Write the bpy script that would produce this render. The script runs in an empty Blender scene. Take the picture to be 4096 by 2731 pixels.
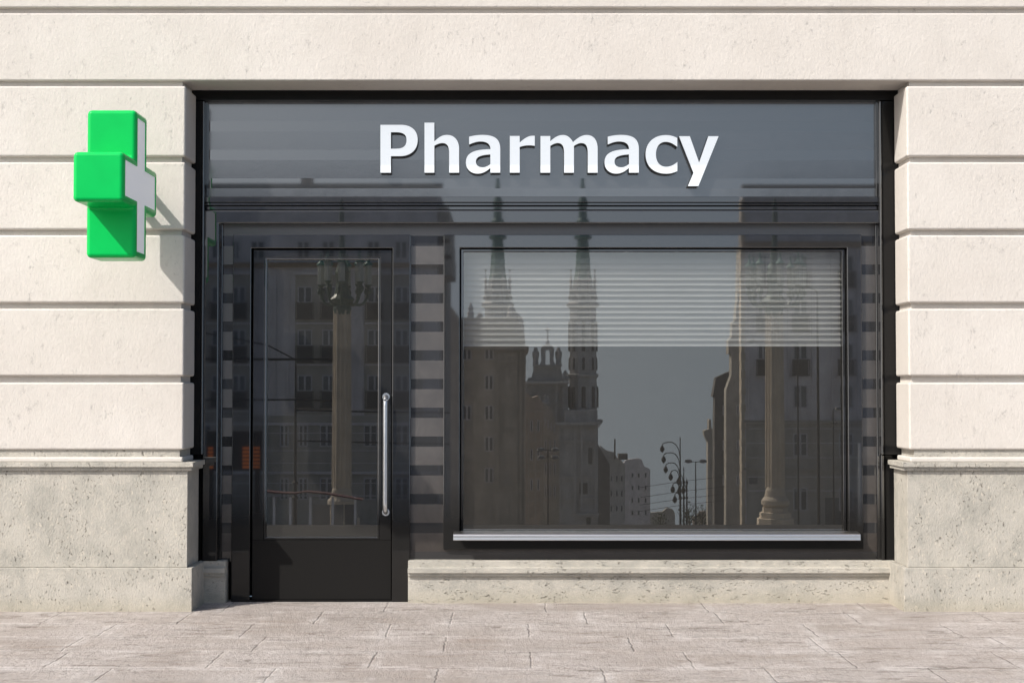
import bpy, bmesh, math, random
from mathutils import Vector, Matrix
random.seed(7)
scene = bpy.context.scene
col = scene.collection

# ------------------------------------------------------------------ camera numbers (surveyed from the photograph)
FOC, CX, CY = 6300.0, 2048.0, 1365.5
TILT = math.radians(1.75)
EYE_Y, EYE_Z = -9.5, 1.331

def P(px, py, y):
    """facade survey: photo pixel on the plane y -> (x, z) in metres"""
    a, b = (px-CX)/FOC, (py-CY)/FOC
    D = y-EYE_Y
    F = math.cos(TILT)+b*math.sin(TILT)
    return D*a/F, EYE_Z + D*(math.sin(TILT)-b*math.cos(TILT))/F
def PX(px, y, py=1400): return P(px, py, y)[0]
def PZ(py, y): return P(CX, py, y)[1]
def C(px, py, D):
    """town survey: mirrored pixel at distance D -> world x, y, z across the square"""
    x, z = P(px, py, D+EYE_Y)
    return x, 10.5-D, z

# ------------------------------------------------------------------ mesh helpers
def obj(name, bm, mats, parent=None, bevel=0, seg=2, smooth=False, angle=30):
    me = bpy.data.meshes.new(name)
    bmesh.ops.recalc_face_normals(bm, faces=bm.faces)
    bm.to_mesh(me); bm.free()
    for m in (mats if isinstance(mats, (list, tuple)) else [mats]): me.materials.append(m)
    o = bpy.data.objects.new(name, me); col.objects.link(o)
    if parent:
        o.parent = parent
        if parent.type == 'EMPTY': o.matrix_parent_inverse = Matrix.Translation(parent.location).inverted()
    if smooth or bevel: me.polygons.foreach_set('use_smooth', [True]*len(me.polygons))
    if bevel:
        b = o.modifiers.new('bevel', 'BEVEL'); b.width = bevel; b.segments = seg
        b.limit_method = 'ANGLE'; b.angle_limit = math.radians(angle); b.harden_normals = True
        b.use_clamp_overlap = True
    elif smooth:
        try: me.set_sharp_from_angle(angle=math.radians(40))
        except Exception: pass
    return o
def tag(o, label=None, cat=None, group=None, kind=None):
    if label: o['label'] = label
    if cat: o['category'] = cat
    if group: o['group'] = group
    if kind: o['kind'] = kind
    return o
def thing(name, label, cat, loc=(0, 0, 0), group=None):
    o = bpy.data.objects.new(name, None); col.objects.link(o); o.location = loc
    o.empty_display_size = .2
    return tag(o, label, cat, group)
def box(bm, x0, x1, y0, y1, z0, z1, mi=0):
    v = [bm.verts.new((x, y, z)) for x in (x0, x1) for y in (y0, y1) for z in (z0, z1)]
    for q in ((0,1,3,2),(4,6,7,5),(0,4,5,1),(2,3,7,6),(0,2,6,4),(1,5,7,3)):
        bm.faces.new([v[i] for i in q]).material_index = mi
    return v
def prism(bm, pts, axis, a, b, mi=0):
    """extrude a polygon along an axis; pts are the two other coordinates in order"""
    def mk(p, t):
        return {'x': (t, p[0], p[1]), 'y': (p[0], t, p[1]), 'z': (p[0], p[1], t)}[axis]
    A = [bm.verts.new(mk(p, a)) for p in pts]; B = [bm.verts.new(mk(p, b)) for p in pts]
    n = len(pts)
    bm.faces.new(A).material_index = mi; bm.faces.new(B[::-1]).material_index = mi
    for i in range(n):
        bm.faces.new([A[i], A[(i+1) % n], B[(i+1) % n], B[i]]).material_index = mi
def ring(bm, o, i, y0, y1, slope=0, mi=0):
    """rectangular frame o=(x0,x1,z0,z1), opening i, front y0, back y1; slope narrows the opening towards the back"""
    def loop(r, y, s=0):
        return [bm.verts.new(p) for p in ((r[0]+s,y,r[2]+s),(r[1]-s,y,r[2]+s),(r[1]-s,y,r[3]-s),(r[0]+s,y,r[3]-s))]
    of, ob, f, b = loop(o, y0), loop(o, y1), loop(i, y0), loop(i, y1, slope)
    for k in range(4):
        n = (k+1) % 4
        for q in ((of[k],of[n],f[n],f[k]), (ob[k],b[k],b[n],ob[n]), (of[k],ob[k],ob[n],of[n]), (f[k],f[n],b[n],b[k])):
            bm.faces.new(q).material_index = mi
def lathe(bm, cx, cy, prof, n=12, rot=0, mi=0):
    rows = []
    for r, z in prof:
        rows.append([bm.verts.new((cx+max(r, 1e-3)*math.cos(rot+2*math.pi*k/n), cy+max(r, 1e-3)*math.sin(rot+2*math.pi*k/n), z)) for k in range(n)])
    for a, b in zip(rows, rows[1:]):
        for k in range(n):
            bm.faces.new((a[k], a[(k+1) % n], b[(k+1) % n], b[k])).material_index = mi
    bm.faces.new(rows[0][::-1]).material_index = mi; bm.faces.new(rows[-1]).material_index = mi
def tube(bm, pts, r, n=8, mi=0):
    pts = [Vector(p) for p in pts]; rows = []
    for i, p in enumerate(pts):
        d = (pts[min(i+1, len(pts)-1)]-pts[max(i-1, 0)]).normalized()
        s = d.cross(Vector((0, 0, 1)) if abs(d.z) < .95 else Vector((0, 1, 0))).normalized(); t = d.cross(s)
        rr = r[i] if isinstance(r, (list, tuple)) else r
        rows.append([bm.verts.new(p+(s*math.cos(2*math.pi*k/n)+t*math.sin(2*math.pi*k/n))*rr) for k in range(n)])
    for a, b in zip(rows, rows[1:]):
        for k in range(n):
            bm.faces.new((a[k], a[(k+1) % n], b[(k+1) % n], b[k])).material_index = mi
    bm.faces.new(rows[0][::-1]).material_index = mi; bm.faces.new(rows[-1]).material_index = mi
def arc(p0, c, p1, n=10):
    p0, c, p1 = Vector(p0), Vector(c), Vector(p1)
    return [(1-t)**2*p0+2*t*(1-t)*c+t*t*p1 for t in [i/n for i in range(n+1)]]

# ------------------------------------------------------------------ materials
class NT:
    def __init__(s, name):
        s.m = bpy.data.materials.new(name); s.m.use_nodes = True
        s.t = s.m.node_tree; s.t.nodes.clear()
        s.out = s.t.nodes.new('ShaderNodeOutputMaterial')
    def n(s, typ, ins=None, **kw):
        nd = s.t.nodes.new(typ)
        for k, v in kw.items(): setattr(nd, k, v)
        for k, v in (ins or {}).items(): s.set(nd, k, v)
        return nd
    def set(s, nd, k, v):
        i = nd.inputs[k]
        if hasattr(v, 'links') or hasattr(v, 'is_linked'): s.t.links.new(v, i)
        elif isinstance(v, (tuple, list)) and len(v) == 3 and i.type == 'RGBA': i.default_value = (*v, 1)
        else: i.default_value = v
    def pos(s, scale=(1, 1, 1), rot=(0, 0, 0)):
        g = s.n('ShaderNodeNewGeometry')
        return s.n('ShaderNodeMapping', {'Vector': g.outputs['Position'], 'Scale': scale, 'Rotation': rot}).outputs[0]
    def noise(s, vec, scale, detail=4, rough=.55, dist=0):
        return s.n('ShaderNodeTexNoise', {'Vector': vec, 'Scale': scale, 'Detail': detail, 'Roughness': rough, 'Distortion': dist}).outputs[0]
    def ramp(s, fac, a, b, ca=(0, 0, 0), cb=(1, 1, 1)):
        r = s.n('ShaderNodeValToRGB', {'Fac': fac})
        r.color_ramp.elements[0].position = a; r.color_ramp.elements[1].position = b
        r.color_ramp.elements[0].color = (*ca, 1); r.color_ramp.elements[1].color = (*cb, 1)
        return r.outputs[0]
    def mix(s, fac, a, b, mode='MIX'):
        m = s.n('ShaderNodeMix', data_type='RGBA', blend_type=mode)
        for k, v in ((0, fac), (6, a), (7, b)):
            if hasattr(v, 'is_linked'): s.t.links.new(v, m.inputs[k])
            elif k and len(v) == 3: m.inputs[k].default_value = (*v, 1)
            else: m.inputs[k].default_value = v
        return m.outputs[2]
    def math(s, op, a, b=0, c=0):
        m = s.n('ShaderNodeMath', operation=op)
        for k, v in enumerate((a, b, c)):
            if hasattr(v, 'is_linked'): s.t.links.new(v, m.inputs[k])
            else: m.inputs[k].default_value = v
        return m.outputs[0]
    def bump(s, h, strength, dist, normal=None):
        b = s.n('ShaderNodeBump', {'Height': h, 'Strength': strength, 'Distance': dist})
        if normal is not None: s.t.links.new(normal, b.inputs['Normal'])
        return b.outputs[0]
    def bsdf(s, **kw):
        b = s.n('ShaderNodeBsdfPrincipled')
        for k, v in kw.items(): s.set(b, k.replace('_', ' '), v)
        s.t.links.new(b.outputs[0], s.out.inputs[0]); return b
def plain(name, c, rough=.6, metal=0, ior=1.5, vary=.15, scale=3, bump=0):
    t = NT(name); p = t.pos()
    n = t.noise(p, scale, 5)
    lo, hi = tuple(x*(1-vary) for x in c), tuple(min(1, x*(1+vary)) for x in c)
    colr = t.ramp(n, .3, .7, lo, hi)
    if rough >= .9:
        g = t.ramp(t.noise(t.pos((1, 1, .25)), 1.1, 7, .7), .40, .66)
        colr = t.mix(t.math('MULTIPLY', g, .45), colr, tuple(x*.55 for x in c))
    kw = dict(Base_Color=colr, Roughness=rough, Metallic=metal, IOR=ior)
    if bump: kw['Normal'] = t.bump(t.noise(p, scale*12, 4), bump, .01)
    t.bsdf(**kw); return t.m

def mat_limestone():
    t = NT('limestone'); p = t.pos()
    big = t.noise(p, 1.1, 4); mid = t.noise(p, 7, 6, .65)
    base = t.mix(t.ramp(big, .32, .7), (.615, .577, .532), (.688, .655, .612))
    base = t.mix(t.math('MULTIPLY', t.ramp(mid, .42, .72), .30), base, (.555, .525, .48))
    q = t.pos((1, 1, .6), (0, .35, 0))
    fleck = t.ramp(t.noise(q, 27, 8, .8), .575, .66)
    cluster = t.ramp(t.noise(p, 4.2, 3), .40, .60)
    fl = t.math('MULTIPLY', fleck, cluster)
    base = t.mix(t.math('MULTIPLY', fl, .72), base, (.36, .35, .335))
    grain = t.noise(p, 85, 4, .8)
    base = t.mix(t.math('MULTIPLY', t.ramp(grain, .35, .65), .22), base, (.52, .475, .42))
    # faint run-off streaks below the joints
    st = t.ramp(t.noise(t.pos((1, 1, .06)), 9, 5, .6), .55, .75)
    base = t.mix(t.math('MULTIPLY', st, .14), base, (.47, .44, .40))
    h1 = t.noise(q, 62, 6, .75); h2 = t.noise(t.pos((1, 1, .6), (0, .5, 0)), 24, 5, .65, .5)
    hh = t.math('ADD', t.math('MULTIPLY', h1, .9), t.math('MULTIPLY', h2, .45))
    hh = t.math('SUBTRACT', hh, t.math('MULTIPLY', fl, .5))
    t.bsdf(Base_Color=base, Roughness=.85, Normal=t.bump(hh, .36, .012), Specular_IOR_Level=.25); return t.m

def mat_travertine(horizontal=False):
    t = NT('travertine_bedded' if horizontal else 'travertine')
    sc = (1, 1, 2.2) if horizontal else (1.5, 1.5, .9)
    p = t.pos(); q = t.pos(sc, (0, 0 if horizontal else .5, 0))
    big = t.noise(p, 4.2, 7, .7); mid = t.noise(q, 11, 6, .7)
    base = t.mix(t.ramp(big, .36, .64), (.375, .362, .322), (.515, .490, .435))
    base = t.mix(t.math('MULTIPLY', t.ramp(mid, .42, .66), .55), base, (.56, .525, .455))
    pit = t.ramp(t.noise(q, 44, 7, .72, .3), .585, .645)
    cl = t.ramp(t.noise(q, 7.5, 4), .46, .62)
    pit = t.math('MULTIPLY', pit, cl)
    small = t.math('MULTIPLY', t.ramp(t.noise(q, 90, 4, .7), .60, .66), .5)
    base = t.mix(t.math('MULTIPLY', t.math('MAXIMUM', pit, small), .72), base, (.23, .205, .175))
    pale = t.math('MULTIPLY', t.ramp(t.noise(t.pos(sc, (.2, .5, .3)), 28, 6, .75), .58, .66), .65)
    base = t.mix(pale, base, (.68, .62, .52))
    z = t.n('ShaderNodeSeparateXYZ', {0: t.n('ShaderNodeNewGeometry').outputs['Position']}).outputs[2]
    low = t.math('MULTIPLY', t.ramp(z, .0, .10, (1, 1, 1), (0, 0, 0)), .45)
    base = t.mix(low, base, (.42, .375, .27))
    hh = t.math('SUBTRACT', t.math('MULTIPLY', t.noise(q, 60, 6, .75), .6), t.math('MULTIPLY', pit, 1.2))
    t.bsdf(Base_Color=base, Roughness=.8, Normal=t.bump(hh, 1.0, .012), Specular_IOR_Level=.3); return t.m

def mat_lacquer(name, base=.018, ior=2.35, rough=.014, wob=0.0):
    t = NT(name); p = t.pos()
    n = t.noise(p, 2.3, 3)
    z = t.n('ShaderNodeSeparateXYZ', {0: t.n('ShaderNodeNewGeometry').outputs['Position']}).outputs[2]
    reflect_fade = t.ramp(t.math('ADD', z, t.math('MULTIPLY', n, .10)), .52, .78)  # specular cut towards the foot so the mirrored sunlit pavement stays dark
    kw = dict(Base_Color=t.mix(reflect_fade, (.017, .0165, .016), (base, base, base*1.03)), IOR=ior, Specular_IOR_Level=t.math('MULTIPLY_ADD', reflect_fade, .44, .06),
              Roughness=t.math('ADD', rough, t.math('MULTIPLY', t.ramp(n, .35, .75), rough*.8)))
    t.bsdf(**kw); return t.m
def mat_banded(name, base, r0, r1, lift, ior=2.2, wave=.05):
    """black lacquer with alternating polished and satin bands, as on the fascia and the slim wall strips"""
    t = NT(name); p = t.pos()
    z = t.n('ShaderNodeSeparateXYZ', {0: t.n('ShaderNodeNewGeometry').outputs['Position']}).outputs[2]
    zt = PZ(943, .45); per = (PZ(943, .45)-PZ(943+114.6*8, .45))/8
    ph = t.math('FRACT', t.math('DIVIDE', t.math('SUBTRACT', zt, z), per))
    pol = t.math('LESS_THAN', ph, 41/114.6)
    w = t.noise(p, 7, 7, .7, 1.4)
    satin = t.math('ADD', r0, t.math('MULTIPLY', w, r1))
    rough = t.math('ADD', t.math('MULTIPLY', pol, .022), t.math('MULTIPLY', t.math('SUBTRACT', 1, pol), satin))
    hh = t.math('MULTIPLY', t.math('SUBTRACT', 1, pol), t.noise(p, 16, 7, .7, 1.2))
    basec = t.mix(pol, t.mix(t.ramp(w, .35, .65), tuple(c*.8 for c in base), tuple(c*1.2 for c in base)), (.030, .030, .031))
    reflect_fade = t.ramp(t.math('ADD', z, t.math('MULTIPLY', w, .10)), .35, 1.9)  # fades the strips' reflection downwards through the specular level
    t.bsdf(Base_Color=basec, IOR=ior, Roughness=rough, Specular_IOR_Level=t.math('MULTIPLY_ADD', reflect_fade, lift, .5-lift), Normal=t.bump(hh, wave, .01)); return t.m

def mat_glass(name, refl=.145, tint=(.86, .87, .86), dust=.030):
    t = NT(name); p = t.pos()
    g = t.n('ShaderNodeBsdfGlossy', {'Color': (1, .955, .89), 'Roughness': .0})
    tr = t.n('ShaderNodeBsdfTransparent', {'Color': tint})
    lw = t.n('ShaderNodeLayerWeight', {'Blend': .12}).outputs[0]
    f = t.math('MINIMUM', t.math('ADD', refl, lw), 1)
    mx = t.n('ShaderNodeMixShader', {0: f, 1: tr.outputs[0], 2: g.outputs[0]})
    # thin film of street dust
    d = t.n('ShaderNodeBsdfDiffuse', {'Color': (.42, .39, .35)})
    n = t.math('ADD', t.math('MULTIPLY', t.noise(p, 2.2, 5, .6), .5), t.math('MULTIPLY', t.noise(p, 34, 5, .75), .6))
    df = t.math('MULTIPLY', t.math('ADD', .62, t.math('MULTIPLY', n, .7)), dust)
    m2 = t.n('ShaderNodeMixShader', {0: df, 1: mx.outputs[0], 2: d.outputs[0]})
    t.t.links.new(m2.outputs[0], t.out.inputs[0]); return t.m

def mat_paving():
    t = NT('stone_paving'); p = t.pos()
    warp = t.n('ShaderNodeTexNoise', {'Vector': p, 'Scale': 11., 'Detail': 6.}).outputs[1]
    v = t.n('ShaderNodeVectorMath', {0: warp, 1: (.5, .5, .5)}, operation='SUBTRACT').outputs[0]
    v = t.n('ShaderNodeVectorMath', {0: v, 1: (.030, .040, 0)}, operation='MULTIPLY').outputs[0]
    v = t.n('ShaderNodeVectorMath', {0: p, 1: v}, operation='ADD').outputs[0]
    v = t.n('ShaderNodeVectorMath', {0: v, 1: (.35, .02, 0)}, operation='ADD').outputs[0]
    def brick(mort):
        b = t.n('ShaderNodeTexBrick', {'Vector': v, 'Color1': (0, 0, 0), 'Color2': (1, 1, 1), 'Mortar': (.5, .5, .5), 'Scale': 1., 'Mortar Size': mort, 'Mortar Smooth': .6, 'Brick Width': .78, 'Row Height': .475})
        b.offset = .43; b.squash = 1.25; b.squash_frequency = 3
        return b
    b1, b2 = brick(.007), brick(.070)
    big = t.noise(p, 1.3, 5, .6); st = t.noise(t.pos((.8, 2.2, 1)), 2.4, 8, .72, .5)
    fine = t.noise(t.pos((1, .6, 1)), 48, 6, .8)
    tone = t.mix(.18, t.ramp(big, .3, .7), b1.outputs[0])
    base = t.mix(tone, (.400, .350, .318), (.485, .440, .412))
    base = t.mix(t.math('MULTIPLY', t.ramp(st, .46, .64), .46), base, (.335, .268, .22))
    mot = t.noise(t.pos((1, .45, 1)), 13, 8, .8)
    base = t.mix(t.math('MULTIPLY', t.ramp(mot, .52, .66), .30), base, (.29, .245, .215))
    edge = t.math('MULTIPLY', b2.outputs[1], t.ramp(t.noise(p, 3.4, 8, .8), .46, .58))
    base = t.mix(t.math('MULTIPLY', edge, .52), base, (.73, .69, .665))
    ham = t.ramp(t.noise(p, 1.0, 5), .40, .58)
    base = t.mix(t.math('MULTIPLY', t.math('MULTIPLY', t.ramp(fine, .42, .58), ham), .45), base, (.74, .70, .68))
    patch = t.ramp(t.noise(t.pos((.8, 1.6, 1), (0, 0, .4)), 2.9, 8, .75), .56, .64)
    base = t.mix(t.math('MULTIPLY', patch, .52), base, (.70, .66, .635))
    spot = t.ramp(t.noise(t.pos((.9, 2.6, 1)), 3.6, 9, .8, .9), .525, .62)
    spot = t.math('MULTIPLY', spot, t.ramp(t.noise(p, 1.1, 2), .36, .50))
    base = t.mix(t.math('MULTIPLY', spot, .58), base, (.12, .095, .075))
    base = t.mix(t.math('MULTIPLY', t.ramp(t.noise(p, 38, 6, .8), .60, .68), .40), base, (.22, .19, .17))
    crack = t.math('MULTIPLY', b1.outputs[1], t.ramp(t.noise(p, 5, 4), .40, .56))
    base = t.mix(t.math('MULTIPLY', crack, .55), base, (.17, .145, .13))
    hh = t.math('SUBTRACT', t.math('MULTIPLY', t.noise(p, 42, 6, .8), 1.0), t.math('MULTIPLY', b1.outputs[1], .45))
    hh = t.math('ADD', hh, t.math('MULTIPLY', t.noise(t.pos((1, .5, 1)), 14, 7, .75), 1.6))
    t.bsdf(Base_Color=base, Roughness=.82, Normal=t.bump(hh, 1.0, .014), Specular_IOR_Level=.3); return t.m

def mat_green():
    t = NT('green_enamel')
    n = t.noise(t.pos(), 5, 4)
    t.bsdf(Base_Color=t.ramp(n, .3, .7, (.0, .47, .088), (.001, .53, .10)), Roughness=.28, IOR=1.45,
           Coat_Weight=.05, Coat_Roughness=.08, Specular_IOR_Level=.22); return t.m
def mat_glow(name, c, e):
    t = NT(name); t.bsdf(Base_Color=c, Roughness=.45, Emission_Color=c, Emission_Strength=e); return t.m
def mat_steel(name, c, rough, aniso=0):
    t = NT(name); n = t.noise(t.pos((1, 30, 60)), 6, 4)
    t.bsdf(Base_Color=c, Metallic=1., Roughness=t.math('ADD', rough, t.math('MULTIPLY', n, .1))); return t.m

M = dict(
    stone=mat_limestone(), trav=mat_travertine(), travb=mat_travertine(True),
    lacq=mat_lacquer('black_lacquer'), satin=mat_lacquer('black_satin', .010, 1.32, .10),
    trim=mat_lacquer('polished_trim', .02, 3.2), leaf_lacq=mat_lacquer('door_lacquer', .016, 2.05), banded=mat_banded('banded_lacquer', (.037, .031, .027), .32, .14, .36), fascia=mat_banded('fascia_lacquer', (.050, .053, .057), .08, .08, 0, 2.75, .012), glass=mat_glass('window_glass'), doorglass=mat_glass('door_glass', .15, (.80, .81, .80)),
    paving=mat_paving(), green=mat_green(), white=mat_glow('self_lit_letter_face', (.30, .315, .33), 2.35),  # letter faces: emission added to stay evenly bright in the lintel's shade
    panel=mat_glow('self_lit_sign_panel', (.74, .75, .78), .27), black=plain('black_return', (.006, .006, .006), .35),  # sign panel: faint emission added to lift the cross's shaded side faces
    steel=mat_steel('brushed_steel', (.62, .64, .66), .30), alu=mat_steel('brushed_aluminium', (.76, .73, .69), .24),
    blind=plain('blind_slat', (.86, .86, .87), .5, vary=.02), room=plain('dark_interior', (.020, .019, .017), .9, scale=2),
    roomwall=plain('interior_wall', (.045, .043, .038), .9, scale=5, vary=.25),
    pale=plain('pale_plaster', (.68, .65, .66), .9, scale=.5), brown=plain('brown_stone', (.46, .43, .385), .9, scale=.7),
    brick=plain('brick_wall', (.45, .38, .325), .9, scale=1.2), grey=plain('grey_stone', (.50, .49, .48), .9, scale=.6),
    dark=plain('slate_roof', (.16, .155, .15), .7, scale=1), copper=plain('green_copper', (.16, .29, .25), .6, scale=.8),
    sand=plain('column_stone', (.58, .50, .40), .8, scale=1.5), bronze=plain('dark_bronze', (.10, .15, .125), .45, scale=4),
    frame=plain('white_window_frame', (.72, .72, .76), .6), townframe=plain('town_window_frame', (.50, .49, .50), .6), balcony=plain('balcony_rail', (.16, .145, .13), .7), pane=plain('town_pane', (.16, .165, .17), .15, vary=.3, scale=.5),
    opal=plain('lantern_glass', (.50, .52, .48), .3), iron=plain('dark_iron', (.03, .03, .032), .5),
    bounce_ground=plain('pale_bounce_ground', (.27, .268, .262), .9, scale=.4), asphalt=plain('asphalt', (.036, .036, .038), .9, scale=1), redtrim=plain('red_trim', (.13, .045, .042), .5),
    led=mat_glow('amber_led', (.85, .22, .05), .20), leaf=plain('foliage', (.06, .075, .04), .8, scale=.6),
    bark=plain('bark', (.07, .055, .04), .9), whitepost=plain('white_paint', (.75, .75, .74), .5),
    orange=plain('orange_band', (.42, .32, .23), .9, scale=.5),
)

# ------------------------------------------------------------------ the setting
GND, KERB = -6.25, -2.62                                # far edge of the street, edge of the pavement
bm = bmesh.new(); box(bm, -16, 16, KERB, .62, -.25, 0)
tag(obj('pavement', bm, M['paving']), kind='structure')
bm = bmesh.new(); box(bm, -16, 16, KERB-.14, KERB-.002, -.25, -.003)
tag(obj('kerb', bm, M['grey'], bevel=.02), kind='structure')
bm = bmesh.new(); box(bm, -16, 16, GND, KERB-.142, -.5, -.10)
tag(obj('road', bm, M['asphalt']), kind='structure')
bm = bmesh.new()
ys = [(GND-.01, -.25), (-40, -4.2), (-120, -13.5), (-300, -36), (-900, -110)]
vs = [[bm.verts.new((x, y, z)) for x in (-600, -60, 60, 600)] for y, z in ys]
for a, b in zip(vs, vs[1:]):
    for k in range(3): bm.faces.new((a[k], a[k+1], b[k+1], b[k]))
tag(obj('sloping_square', bm, M['bounce_ground'], smooth=True), kind='structure')  # unseen slope, made pale to bounce sunlight onto the mirrored facades

# ------------------------------------------------------------------ the stone shop building
shop = thing('shop_building', 'cream stone shop building with grooved block piers and a glossy black shopfront', 'building', (0, 0, 0))
YB = .03                                                # face of the blocks
XL, XR = PX(736, YB), PX(3634, YB)
FAR_L, FAR_R = -6.5, 6.5
def pier(side):
    s = -1 if side == 'l' else 1
    xe = XL if s < 0 else XR
    def xs(e, far): return (far, e) if s < 0 else (e, far)
    far = FAR_L if s < 0 else FAR_R
    bm = bmesh.new()
    cuts = [(344.5, 626), (648.5, 918.5), (940.5, 1211), (1234, 1503.5), (1529, 1798.5)]
    for a, b in cuts:
        box(bm, *xs(xe, far), YB, .352, PZ(b, YB), PZ(a, YB))
    o = obj('pier', bm, M['stone'], shop, bevel=.013, seg=3)
    # recessed joint courses
    bm = bmesh.new()
    box(bm, *xs(xe+s*.027, far-s*.01), YB+.040, .350, PZ(1790, YB), PZ(322, YB)-.001)
    obj('joint_course', bm, M['stone'], o)
    bm = bmesh.new()
    box(bm, *xs(PX(718.4 if s < 0 else 3657, .045, 1815), far), .047, .356, PZ(1829, .047), PZ(1795, .03))
    obj('neck', bm, M['trav'], o)
    bm = bmesh.new()
    box(bm, *xs(PX(730 if s < 0 else 3641, .03, 1840), far), .030, .358, PZ(1848.2, .03), PZ(1827.5, .03))
    obj('torus', bm, M['stone'], o, bevel=.010, seg=3)
    bm = bmesh.new()
    x1 = PX(772.6 if s < 0 else 3609, -.005, 1858); x2 = PX(766.3 if s < 0 else 3614.5, .008, 1875)
    z0, z1, z2 = PZ(1882, .008), PZ(1868.2, -.005), PZ(1848.4, -.005)
    box(bm, *xs(x1, far), -.005, .362, z1, z2); box(bm, *xs(x2, far), .012, .361, z0, z1-.0005)
    obj('cornice', bm, M['trav'], o, bevel=.0025, seg=1)
    bm = bmesh.new()
    xd = PX(750 if s < 0 else 3630, .03, 2050)
    box(bm, *xs(xd, far), .030, .364, PZ(2268.5, .028), PZ(1881, .03))
    obj('dado', bm, M['trav'], o, bevel=.003, seg=1)
    bm = bmesh.new()
    xb = PX(767.3 if s < 0 else 3616, 0, 2360)
    box(bm, *xs(xb, far), 0, .38, -.05, PZ(2271, 0))
    obj('base', bm, M['trav'], o, bevel=.004, seg=2)
pier('l'); pier('r')

bm = bmesh.new(); box(bm, FAR_L, FAR_R, YB, .352, PZ(323, YB), PZ(53, YB))
obj('lintel', bm, M['stone'], shop, bevel=.011, seg=3)
bm = bmesh.new(); box(bm, FAR_L+.01, FAR_R-.01, YB+.040, .34, PZ(53, YB)-.02, 6.2)
obj('upper_joint', bm, M['stone'], shop)
bm = bmesh.new()
z = PZ(31, YB)
for k in range(5): box(bm, FAR_L, FAR_R, YB, .352, z+k*.46, z+k*.46+.425)
obj('upper_courses', bm, M['stone'], shop, bevel=.011, seg=3)
# wall behind the piers that closes the building
bm = bmesh.new()
box(bm, FAR_L, XL-.09, .40, .70, -.02, 6.1); box(bm, XR+.09, FAR_R, .40, .70, -.02, 6.1); box(bm, XL-.09, XR+.09, .56, .70, PZ(420, .4), 6.1)
obj('rear_wall', bm, M['roomwall'], shop)

# low stone walls under the shopfront
def low_wall(xa, xb, ret):
    bm = bmesh.new()
    f = .38
    z1, z2, z3, z4 = PZ(2242, f), PZ(2271, f-.034), PZ(2292, f-.034), PZ(2304, f-.018)
    prism(bm, [(f, -.04), (f, z4), (f-.018, z4), (f-.018, z3), (f-.034, z3), (f-.034, z2), (f-.002, z2), (f-.002, z1), (f+.12, z1), (f+.12, -.04)], 'x', xa, xb)
    return obj('low_wall', bm, M['travb'], shop, bevel=.003, seg=2)
low_wall(PX(800, .38), PX(907, .38), 1)
low_wall(PX(1634, .38), PX(3575, .38), 1)

# ------------------------------------------------------------------ black shopfront
fy = .40
bm = bmesh.new()                                        # jambs and head board around the shopfront
def bx(pa, pb, va, vb, y0, y1, mi=0):
    box(bm, PX(pa, y0), PX(pb, y0), y0, y1, PZ(vb, y0), PZ(va, y0), mi)
bx(700, 803, 404, 1818, .365, .55); bx(3533.5, 3650, 404, 1818, .365, .55)
bx(700, 810, 1818.5, 2243, .425, .55); bx(3536, 3650, 1818.5, 2243, .425, .55)
box(bm, PX(700, .365), PX(3650, .365), .356, .55, PZ(402.5, .365), PZ(345, .365))
obj('jamb_board', bm, M['satin'], shop, bevel=.003)
for a, b in (((803.5, 812.5, 404, 1818, .350, .50), (811, 824, 1818.5, 2243, .41, .50)), ((3523.5, 3533, 404, 1818, .350, .50), (3522, 3535.5, 1818.5, 2243, .41, .50))):
    bm = bmesh.new()                                    # slim round-edged posts, set back at the foot
    bx(*a); bx(*b)
    obj('corner_post', bm, M['lacq'], shop, bevel=.0065, seg=4)

bm = bmesh.new()                                        # rebate around the fascia
o4 = (PX(812.8, .40), PX(3523.2, .40), PZ(788, .40), PZ(403, .40)); i4 = (PX(824, .40), PX(3510, .40), PZ(786, .40), PZ(411, .40))
ring(bm, o4, i4, .405, .50)
obj('fascia_frame', bm, M['lacq'], shop, bevel=.004, seg=3)
bm = bmesh.new()
box(bm, i4[0]-.004, i4[1]+.004, .430, .47, i4[2]-.004, i4[3]+.004)
obj('fascia_panel', bm, M['fascia'], shop)
bm = bmesh.new()                                        # mouldings and transom under the fascia
xa, xb = PX(813, .39), PX(3523, .39)
for va, vb, y in ((788.2, 809, .385), (811.5, 821.5, .398), (826.5, 839.5, .405)):
    box(bm, xa+(y-.385)*.6, xb-(y-.385)*.6, y, .50, PZ(vb, y), PZ(va, y))
obj('moulding', bm, M['lacq'], shop, bevel=.0022, seg=2)
bm = bmesh.new(); box(bm, xa+.004, xb-.004, .426, .499, PZ(842, .426), PZ(788, .426))
obj('moulding_back', bm, M['satin'], shop)
bm = bmesh.new()                                        # transom with the broad left stile: one L-shaped member
y = .372
X0, X1, XS = PX(813, y), PX(3523, y), PX(872, y)
Zt, Zb, Zf = PZ(841.5, y), PZ(893, y), PZ(2243, y)
prism(bm, [(X0, Zf), (XS, Zf), (XS, Zb), (X1, Zb), (X1, Zt), (X0, Zt)], 'y', y, .50)
obj('transom', bm, M['lacq'], shop, bevel=.007, seg=4)

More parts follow.
